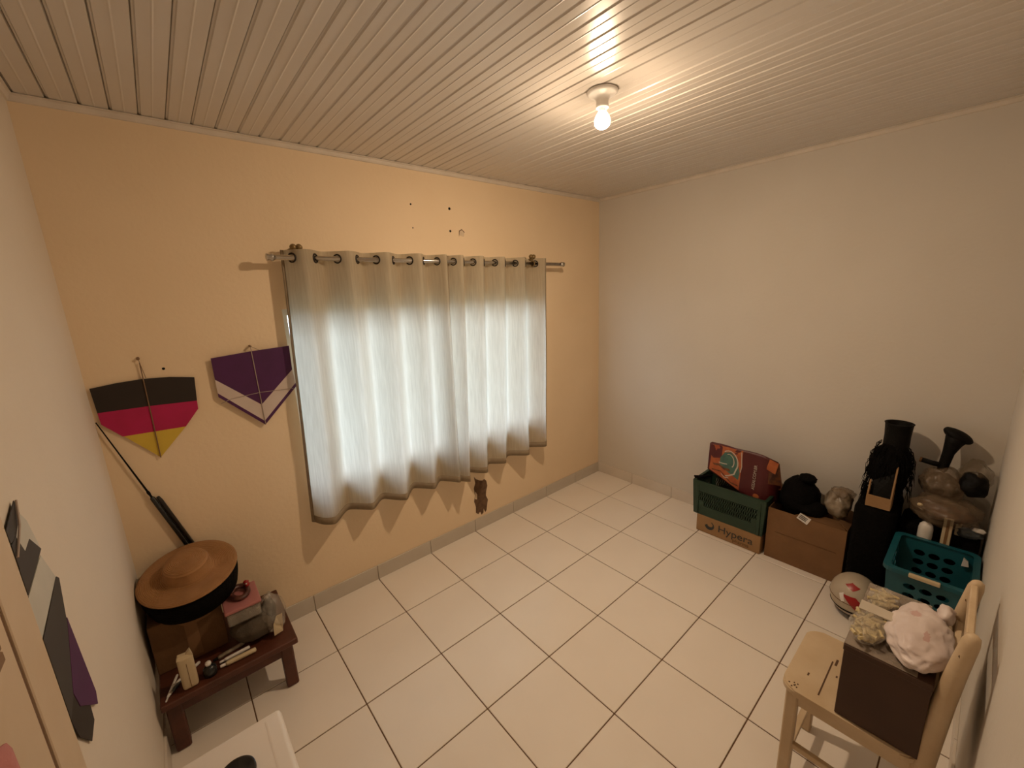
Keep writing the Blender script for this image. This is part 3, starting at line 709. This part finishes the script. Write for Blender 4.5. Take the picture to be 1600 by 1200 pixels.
def hpatch(name, pts, m):
    n = 6; bm = B(); a, b_, c_, d_ = [Vector(q) for q in pts]; G = []
    for i in range(n+1):
        G.append([])
        for jj in range(n+1):
            u, v = i/n, jj/n; q = (a*(1-u)+b_*u)*(1-v)+(d_*(1-u)+c_*u)*v; G[-1].append(bm.verts.new(hp(q.x, q.y, 1.012)))
    for i in range(n):
        for jj in range(n): bm.faces.new((G[i][jj], G[i+1][jj], G[i+1][jj+1], G[i][jj+1]))
    obj(name, bm, m, hm, True)
D = math.radians
hpatch('red_patch', [(D(158), D(24)), (D(196), D(-10)), (D(228), D(-6)), (D(192), D(26))], 'red')
hpatch('red_patch', [(D(150), D(50)), (D(182), D(40)), (D(206), D(52)), (D(172), D(62))], 'red')
hpatch('white_patch', [(D(150), D(20)), (D(160), D(2)), (D(168), D(6)), (D(160), D(28))], 'white')

# ------------------------------------------------------------ teal laundry basket
tb = thing('laundry_basket', 'teal plastic laundry basket with oval holes in the corner', 'basket', (-.50, -2.42, 0))
zt_, zb_ = .465, .005
top = [(-.715, -2.285), (-.715, -2.572), (-.325, -2.572), (-.325, -2.285)]
bot = [(-.675, -2.315), (-.675, -2.545), (-.365, -2.545), (-.365, -2.315)]
def side_holes(i, jj): return jj not in (0, 8)
for q in range(4):
    t0, t1, b0, b1 = top[q], top[(q+1) % 4], bot[q], bot[(q+1) % 4]
    bm = B(); nu = 5 if q in (0, 2) else 6
    perf_panel(bm, (*b0, zb_), (*b1, zb_), (*t1, zt_), (*t0, zt_), nu, 9, lambda i, jj, nu=nu: 0 < i < nu-1 and jj not in (0, 8, 6) or (0 < i < nu-1 and jj == 6), .78, .62)
    solid(obj('side_wall', bm, 'teal', tb), .004)
obj('base', box(B(), -.675, -.365, -2.545, -2.315, .002, .008, .002), 'teal', tb)
bm = B(); P = [(x, y, zt_) for x, y in rrect(-.728, -.312, -2.582, -2.272, .035, 4)]; P2 = [(x, y, zt_) for x, y in rrect(-.703, -.337, -2.560, -2.297, .022, 4)]
A = [bm.verts.new(p_) for p_ in P]; C = [bm.verts.new(p_) for p_ in P2]; A2 = [bm.verts.new(Vector(p_)-Vector((0, 0, .018))) for p_ in P]
for t in range(len(P)): u = (t+1) % len(P); bm.faces.new((A[t], A[u], C[u], C[t])); bm.faces.new((A[t], A2[t], A2[u], A[u]))
rim = solid(obj('rim', bm, 'teal', tb), .004)
obj('handle_grip', box(B(), -.742, -.722, -2.47, -2.365, zt_-.012, zt_+.006, .004, 2), 'ivory', tb)
o = obj('white_clip', slab(B(), [(-.345, -2.525, .40), (-.345, -2.550, .405), (-.345, -2.545, .43), (-.345, -2.528, .445)], (-.012, 0, 0)), 'white'); tag(o, 'small white plastic piece against the basket inside', 'clip')

# ------------------------------------------------------------ row along the right wall
FX = -.335
hb = thing('printed_box', 'low cardboard box printed Hypera under the green crate', 'box', (-.17, -1.41, 0))
obj('box_body', box(B(), FX, -.03, -1.628, -1.188, .001, .136, .003), 'card_light', hb)
Mx = Matrix(((0, 0, -1, 0), (-1, 0, 0, 0), (0, 1, 0, 0), (0, 0, 0, 1)))   # text x -> -y, text y -> z, facing -x
text_part('lettering', 'Hypera', .075, Matrix.Translation((FX-.0008, -1.345, .050)) @ Mx @ Matrix.Diagonal((1.07, 1, 1, 1)), 'print', hb)
text_part('lettering', 'pharma', .036, Matrix.Translation((FX-.0008, -1.450, .018)) @ Mx, 'card_dark', hb)
bm = B()
cy, cz, R_ = -1.285, .072, .034
P = [(FX, cy-R_*math.cos(t), cz+R_*math.sin(t)) for t in [D(a_) for a_ in range(-170, 75, 14)]]
P += [(FX, cy-.020*math.cos(t)-.004, cz+.008+.018*math.sin(t)) for t in [D(a_) for a_ in range(60, -190, -24)]]
slab(bm, P, (-.0012, 0, 0)); obj('round_logo', bm, 'print', hb)
# crate
cr = thing('plastic_crate', 'dark green plastic crate with slotted sides on the printed box', 'crate', (-.18, -1.39, .137))
cz0, cz1 = .1375, .402
ct = [(FX-.004, -1.148), (FX-.004, -1.642), (-.025, -1.642), (-.025, -1.148)]
cb = [(FX+.004, -1.160), (FX+.004, -1.630), (-.032, -1.630), (-.032, -1.160)]
for q in range(4):
    t0, t1, b0, b1 = ct[q], ct[(q+1) % 4], cb[q], cb[(q+1) % 4]; nu = 32 if q in (0, 2) else 20
    def hole(i, jj, nu=nu): return 1 < i < nu-2 and ((jj in (2, 3, 4)) and not (jj == 2 and (i < 5 or i > nu-6)))
    bm = B(); perf_panel(bm, (*b0, cz0), (*b1, cz0), (*t1, cz1), (*t0, cz1), nu, 7, hole, .55, .80, 8)
    solid(obj('side_panel', bm, 'crate', cr), .005)
obj('base', box(B(), FX+.006, -.034, -1.628, -1.162, cz0, cz0+.006), 'crate', cr)
bm = B(); A = [bm.verts.new((x, y, cz1)) for x, y in rrect(FX-.008, -.021, -1.646, -1.144, .015, 3)]; C = [bm.verts.new((x, y, cz1)) for x, y in rrect(FX+.010, -.040, -1.628, -1.162, .008, 3)]
A2 = [bm.verts.new(v.co-Vector((0, 0, .02))) for v in A]
for t in range(len(A)): u = (t+1) % len(A); bm.faces.new((A[t], A[u], C[u], C[t])); bm.faces.new((A[t], A2[t], A2[u], A[u]))
solid(obj('rim', bm, 'crate', cr), .003)
for yv in (-1.185, -1.605):
    obj('corner_rib', box(B(), FX-.009, FX+.001, yv-.010, yv+.010, cz0+.004, cz1-.004, .002), 'crate', cr)
o = thing('black_plastic_bag', 'black plastic bag stuffed into the green crate', 'bag', (-.18, -1.40, .146))
bm = B(); blob(bm, (-.180, -1.40, .25), (.128, .212, .105), .12, 3.5, 31, 4, .147); obj('bag_body', bm, 'blackfab', o, True)
bm = B(); slab(bm, [(-.32, -1.15, .405), (-.30, -1.20, .44), (-.29, -1.27, .46), (-.27, -1.20, .40), (-.30, -1.13, .418)], (.004, -.004, .002)); obj('bag_corner', bm, 'blackfab', o)
# tote bag
tg = thing('tote_bag', 'maroon and orange printed shopping bag on the green crate', 'bag', (-.20, -1.42, .40))
def tp(u, v, x=-.27):   # u 0..1 along wall, v 0..1 up
    y = -1.205-(.365+.010*(1-v))*u-.012*(1-v); z = .372+.10*(1-u)*(1-v)*(1-u)+(.325+.010*math.sin(u*PI)-.02*(1-u)-.02*u)*v*(1-.18*(1-u)*0)
    return Vector((x+.045*v+.008*math.sin(u*9)*v, y, z+.02*math.sin(u*4+1)*(1-v)))
bm = B(); NU, NV = 24, 14
Fr = [[bm.verts.new(tp(i/NU, jj/NV)) for jj in range(NV+1)] for i in range(NU+1)]
Bk = [[bm.verts.new(tp(i/NU, jj/NV)+Vector((.085-.055*(jj/NV), -.095*(i/NU)*(1-.2*jj/NV), -.035*(jj/NV)*(i/NU)))) for jj in range(NV+1)] for i in range(NU+1)]
for G in (Fr, Bk):
    for i in range(NU):
        for jj in range(NV): bm.faces.new((G[i][jj], G[i+1][jj], G[i+1][jj+1], G[i][jj+1]))
for i in range(NU): bm.faces.new((Fr[i][0], Fr[i+1][0], Bk[i+1][0], Bk[i][0]))
for jj in range(NV): bm.faces.new((Fr[0][jj], Fr[0][jj+1], Bk[0][jj+1], Bk[0][jj])); bm.faces.new((Fr[NU][jj], Fr[NU][jj+1], Bk[NU][jj+1], Bk[NU][jj]))
solid(obj('bag_body', bm, 'maroon', tg, True), .002)
def tprint(name, uv, m, off=.002):
    """flat print following the bag front: polygon fan in uv"""
    bm = B(); n = Vector((-1, 0, .14)).normalized()*off
    cu, cv = sum(q[0] for q in uv)/len(uv), sum(q[1] for q in uv)/len(uv); Rr = []
    K_ = 6
    dens = []
    for (a_, b_), (c_, d_) in zip(uv, uv[1:]+uv[:1]):
        for s_ in range(4): dens.append((a_+(c_-a_)*s_/4, b_+(d_-b_)*s_/4))
    for s_ in range(K_): f_ = (K_-s_)/K_; Rr.append([bm.verts.new(tp(cu+(u-cu)*f_, cv+(v-cv)*f_)+n) for u, v in dens])
    cc = bm.verts.new(tp(cu, cv)+n)
    for A, C in zip(Rr, Rr[1:]):
        for t in range(len(A)): w_ = (t+1) % len(A); bm.faces.new((A[t], A[w_], C[w_], C[t]))
    for t in range(len(Rr[-1])): bm.faces.new((Rr[-1][t], Rr[-1][(t+1) % len(Rr[-1])], cc))
    obj(name, bm, m, tg)
tprint('orange_print', [(.03, .04), (.60, .03), (.64, .97), (.06, .96)], 'orange')
tprint('maroon_print', [(.02, .60), (.09, .50), (.24, .60), (.25, .95), (.18, .96), (.16, .66), (.10, .72), (.08, .95), (.03, .95)], 'maroon', .0026)
tprint('teal_print', [(.22, .34), (.58, .26), (.60, .44), (.54, .74), (.42, .86), (.30, .80), (.22, .60)], 'tealprint', .0028)
def arc(c_, r0, r1, a0, a1, n=10):
    o_ = [(c_[0]+r1*math.cos(D(a0+(a1-a0)*q/n))*.9, c_[1]+r1*math.sin(D(a0+(a1-a0)*q/n))) for q in range(n+1)]
    return o_+[(c_[0]+r0*math.cos(D(a0+(a1-a0)*q/n))*.9, c_[1]+r0*math.sin(D(a0+(a1-a0)*q/n))) for q in range(n, -1, -1)]
def strip(name, uv, m, w, off=.0034):
    bm = B(); n = Vector((-1, 0, .14)).normalized()*off; prev = None
    for i, (u, v) in enumerate(uv):
        a_ = uv[max(0, i-1)]; b_ = uv[min(len(uv)-1, i+1)]; d_ = Vector((b_[0]-a_[0], b_[1]-a_[1])); d_.normalize()
        p_ = (-d_.y*w, d_.x*w); cur = [bm.verts.new(tp(u+p_[0], v+p_[1])+n), bm.verts.new(tp(u-p_[0], v-p_[1])+n)]
        if prev: bm.faces.new((prev[0], cur[0], cur[1], prev[1]))
        prev = cur
    obj(name, bm, m, tg)
strip('cream_line', [(.40+.16*math.cos(D(t)), .62+.26*math.sin(D(t))) for t in range(130, -50, -15)]+[(.50, .34), (.40, .22), (.34, .16)], 'creamprint', .012)
strip('cream_line', [(.40+.09*math.cos(D(t)), .62+.17*math.sin(D(t))) for t in range(120, -70, -19)], 'creamprint', .009)
strip('cream_line', [(.615, .93), (.63, .60), (.61, .46)], 'creamprint', .007)
strip('cream_line', [(.20, .44), (.28, .46), (.36, .50)], 'creamprint', .012)
strip('cream_line', [(.26, .14), (.32, .10), (.40, .16)], 'creamprint', .010)
strip('dark_line', [(.10, .30), (.20, .36), (.32, .33), (.42, .38)], 'darkprint', .030, .003)
strip('dark_line', [(.08, .10), (.25, .20), (.45, .08), (.58, .12)], 'darkprint', .016, .003)
# vertical address: text x -> up
Mv = Matrix(((.14, 0, -1, 0), (0, 1, 0, 0), (1, 0, .14, 0), (0, 0, 0, 1)))
text_part('lettering', 'ASSAI.COM.BR', .027, Matrix.Translation(tp(.865, .22)+Vector((-.004, 0, 0))) @ Mv, 'creamprint', tg)
bm = B(); blob(bm, tp(.90, .10)+Vector((-.002, 0, 0)), (.002, .020, .018), .05, 2, 3, 2); obj('round_mark', bm, 'orange', tg)
# patterned gusset
bm = B(); slab(bm, [Fr_ for Fr_ in [tp(1.0, .25)+Vector((.012, -.006, 0)), tp(1, .98)+Vector((.006, -.006, 0)), tp(1, .98)+Vector((.028, -.082, -.035)), tp(1, .30)+Vector((.075, -.096, 0))]], (0, -.003, 0)); obj('gusset_print', bm, 'darkprint', tg)
bm = B(); slab(bm, [tp(1, .72)+Vector((.008, -.012, 0)), tp(1, .94)+Vector((.010, -.030, 0)), tp(1, .88)+Vector((.020, -.078, 0)), tp(1, .64)+Vector((.024, -.06, 0))], (0, -.004, 0)); obj('gusset_patch', bm, 'orange', tg)
# large open cardboard box
cbx = thing('open_carton', 'large open cardboard box beside the green crate', 'box', (-.17, -1.86, 0))
y0, y1, zz = -2.068, -1.650, .362
bm = B(); box(bm, FX+.022, FX+.027, y0, y1, .001, zz); obj('front_panel', bm, 'card', cbx)
obj('back_panel', box(B(), -.035, -.030, y0, y1, .001, zz), 'card', cbx)
obj('side_panel', box(B(), FX+.027, -.035, y0, y0+.005, .001, zz), 'card', cbx)
obj('side_panel', box(B(), FX+.027, -.035, y1-.005, y1, .001, zz), 'card', cbx)
obj('base', box(B(), FX+.027, -.035, y0+.005, y1-.005, .001, .006), 'card', cbx)
obj('tape_line', box(B(), FX+.0207, FX+.022, -2.03, -1.70, .198, .204), 'card_dark', cbx)
obj('flap', slab(B(), [(FX+.024, -1.80, zz), (FX+.024, -2.060, zz), (FX+.10, -2.02, zz+.012), (FX+.085, -1.86, zz+.016)], (0, 0, .004)), 'card_dark', cbx)
obj('flap', slab(B(), [(FX+.03, y0, zz), (-.04, y0, zz), (-.06, y0+.06, zz+.035), (FX+.06, y0+.05, zz+.03)], (0, 0, .004)), 'card', cbx)
o = thing('black_backpack', 'black soft bag stuffed in the open cardboard box', 'bag', (-.18, -1.78, .25))
bm = B(); blob(bm, (-.172, -1.782, .435), (.110, .112, .140), .10, 3, 41, 4); obj('bag_body', bm, 'blackfab', o, True)
bm = B(); blob(bm, (-.18, -1.815, .575), (.055, .05, .028), .2, 3, 44, 3); obj('top_fold', bm, 'blackfab', o, True)
bm = B(); blob(bm, (-.22, -1.855, .40), (.085, .095, .045), .2, 3, 45, 3); obj('strap_fold', bm, 'blackfab', o, True)
o = thing('silver_bag', 'shiny crumpled plastic parcel at the corner of the carton', 'parcel', (-.22, -2.0, .38))
bm = B(); blob(bm, (-.205, -1.990, .480), (.066, .066, .092), .20, 3, 52, 4); obj('wrapping', bm, 'silver', o, True)
bm = B(); blob(bm, (-.20, -2.005, .555), (.050, .060, .030), .3, 4, 53, 3); obj('brown_top', bm, 'clear', o, True)
o = thing('paper_label', 'small white printed label on the carton rim', 'label', (-.30, -1.85, .36))
bm = B(); slab(bm, [(FX+.018, -1.812, .352), (FX+.018, -1.870, .326), (FX+.024, -1.888, .368), (FX+.024, -1.828, .390)], (-.002, 0, 0)); obj('label_sheet', bm, 'white', o)
for q in range(3):
    bm = B(); slab(bm, [(FX+.0165+.001*q, -1.822-.004*q, .360+.009*q), (FX+.0165+.001*q, -1.862-.004*q, .343+.009*q), (FX+.0168+.001*q, -1.863-.004*q, .347+.009*q), (FX+.0168+.001*q, -1.823-.004*q, .364+.009*q)], (-.001, 0, 0)); obj('printed_line', bm, 'print', o)

# black suitcase and what lies on it
s = thing('black_suitcase', 'tall black fabric case standing against the wall', 'suitcase', (-.16, -2.26, 0))
obj('case_body', box(B(), -.340, -.012, -2.262, -2.082, .012, .572, .03, 3), 'blackfab', s, True)
obj('case_body', box(B(), -.245, -.012, -2.575, -2.268, .012, .500, .03, 3), 'blackfab', s, True)
obj('front_pocket', box(B(), -.306, -.246, -2.572, -2.275, .012, .450, .012, 2), 'blackfab', s, True)
for yv in (-2.11, -2.23, -2.55):
    obj('foot', lathe(B(), [(.001, 0), (.014, 0), (.014, .02), (.001, .02)], (-.20, yv, 0), 12), 'black', s)
# black tube with fringe
f = thing('fringed_tube', 'black cylinder wrapped in shaggy black fringe', 'cylinder', (-.15, -2.19, .56))
obj('cylinder', lathe(B(), [(.058, .014), (.056, .40), (.060, .462), (.064, .470), (.060, .470), (.054, .46), (.05, .38), (.0005, .38)], (-.15, -2.198, .561), 32), 'black', f, True)
bm = B(); blob(bm, (-.165, -2.190, .765), (.085, .088, .155), .16, 4, 61, 4); obj('wrap', bm, 'blackfab', f, True)
bm = B()
for q in range(260):
    t = random.random()*2*PI; z = random.uniform(.66, .92); rr = .075+.016*random.random()-.03*max(0, (z-.84)/.08)
    p_ = Vector((-.165+rr*math.cos(t), -2.190+rr*math.sin(t), z)); out = Vector((math.cos(t), math.sin(t), 0))
    L = random.uniform(.05, .12)
    pts_ = [p_, p_+out*.014+Vector((0, 0, -.25*L)), p_+out*.016+Vector((random.uniform(-.01, .01), random.uniform(-.012, .012), -L))]
    tube(bm, pts_, [.002, .0022, .0008], 4)
for q in range(40):
    p_ = Vector((-.22+random.uniform(-.03, .02), -2.115+random.uniform(-.012, .018), random.uniform(.62, .74)))
    tube(bm, [p_, p_+Vector((-.01, .008, -.05)), p_+Vector((random.uniform(-.02, .0), random.uniform(-.01, .02), -.09))], [.002, .002, .0008], 4)
o = obj('fringe', bm, 'blackfab', f); o['kind'] = 'stuff'
# wooden tray tilted back
tr = thing('wooden_tray', 'small tan wooden tray tilted against the fringed cylinder', 'tray', (-.30, -2.18, .575))
def tside(name, y, pts, th, m): obj(name, slab(B(), [(x, y, z) for x, z in pts], (0, -th, 0)), m, tr)
obj('front', box(B(), -.338, -.330, -2.234, -2.128, .575, .642, .001), 'card_light', tr)
tside('side', -2.227, [(-.330, .575), (-.330, .645), (-.262, .800), (-.248, .806), (-.240, .795), (-.262, .575)], .007, 'card_light')
tside('side', -2.128, [(-.330, .575), (-.330, .640), (-.292, .716), (-.284, .712), (-.276, .575)], .007, 'card_light')
obj('bottom', slab(B(), [(-.330, -2.135, .575), (-.330, -2.227, .575), (-.262, -2.227, .575), (-.262, -2.135, .575)], (0, 0, .005)), 'card_light', tr)
obj('back', slab(B(), [(-.318, -2.135, .580), (-.318, -2.227, .580), (-.256, -2.227, .770), (-.262, -2.135, .700)], (.006, 0, -.003)), 'black', tr)
# bent black pipe with flared head
pp = thing('flared_pipe', 'bent black pipe with a flared head above the plastic bags', 'pipe', (-.12, -2.40, .70))
obj('upright', tube(B(), [(-.13, -2.385, .795), (-.125, -2.392, .81), (-.12, -2.395, .84), (-.115, -2.402, .90), (-.108, -2.412, .95), (-.100, -2.422, .985)], [.018, .021, .022, .024, .034, .046], 20), 'black', pp, True)
bm = B(); blob(bm, (-.100, -2.423, .996), (.046, .058, .032), .05, 2, 5, 3)
for v in bm.verts: v.co.z -= (v.co.y+2.423)*-.38
obj('flared_head', bm, 'black', pp, True)
sp = obj('side_spout', tube(B(), [(-.125, -2.395, .825), (-.128, -2.35, .830), (-.13, -2.306, .838)], [.015, .0135, .0135], 14), 'black', pp, True)
obj('rusty_end', tube(B(), [(-.13, -2.309, .8375), (-.13, -2.300, .839)], [.0142, .0142], 14), 'card_dark', sp, True)
# plastic bags of odds and ends
def bag(label, c_, r_, seed, m, inner=None, fl_=None, amp=.2):
    o = thing('plastic_bag', label, 'bag', (c_[0], c_[1], c_[2]-r_[2]))
    bm = B(); blob(bm, c_, r_, amp, 3.2, seed, 4, fl_); obj('film', bm, m, o, True)
    if inner:
        bm = B(); blob(bm, Vector(c_)+Vector(inner[0]), inner[1], .25, 3, seed+3, 3, fl_); obj('contents', bm, inner[2], o, True)
    return o
bag('dusty clear plastic bag heaped under the bent black pipe', (-.15, -2.405, .735), (.105, .088, .090), 71, 'clear', ((.02, .01, -.02), (.07, .08, .06), 'greycloth'))
bag('clear plastic bag holding a dark round bundle near the corner', (-.14, -2.512, .795), (.085, .062, .090), 75, 'clear_thin', ((-.058, 0, -.014), (.056, .052, .068), 'black'))
bag('flattened clear plastic bag hanging over the black case edge', (-.215, -2.435, .612), (.115, .130, .080), 79, 'clear', ((.02, 0, -.01), (.07, .10, .05), 'darkprint'))
bm = B(); blob(bm, (-.325, -2.342, .655), (.007, .011, .009), .1, 2, 3, 2); o = obj('small_knob', bm, 'ivory', None, True); tag(o, 'small pale knob poking out beside the wooden tray', 'knob')
# white bottle, cream strip and small parts in the gap behind the basket and on the case
o = thing('white_bottle', 'white plastic bottle with rounded top behind the basket rim', 'bottle', (-.279, -2.376, .451))
obj('bottle_body', lathe(B(), [(.001, .001), (.028, .001), (.029, .008), (.029, .058), (.026, .080), (.016, .094), (.001, .098)], (-.276, -2.378, .450), 24), 'white', o, True)
o = thing('wooden_strip', 'cream wooden strip with a brown stripe behind the basket', 'strip', (-.292, -2.455, .451))
obj('strip_body', box(B(), -.298, -.288, -2.472, -2.437, .451, .606, .002), 'ivory', o)
obj('brown_stripe', box(B(), -.2995, -.2978, -2.460, -2.449, .453, .604), 'card', o)
o = thing('metal_plate', 'small cream plate with a round hole behind the basket', 'plate', (-.24, -2.49, .501))
obj('plate_body', box(B(), -.240, -.234, -2.502, -2.480, .501, .588, .003), 'ivory', o)
bm = B(); tube(bm, [(-.2415, -2.491, .570), (-.2395, -2.491, .570)], .006, 12); obj('plate_hole', bm, 'chip', o)
o = thing('grey_bundle', 'blue grey bundle with white corner behind the basket', 'bundle', (-.24, -2.53, .501))
bm = B(); blob(bm, (-.225, -2.530, .530), (.04, .048, .034), .18, 3, 91, 4, .501); obj('bundle_body', bm, 'bluegrey', o, True)
bm = B(); blob(bm, (-.250, -2.560, .562), (.014, .022, .013), .3, 3, 92, 3); obj('white_corner', bm, 'white', o, True)
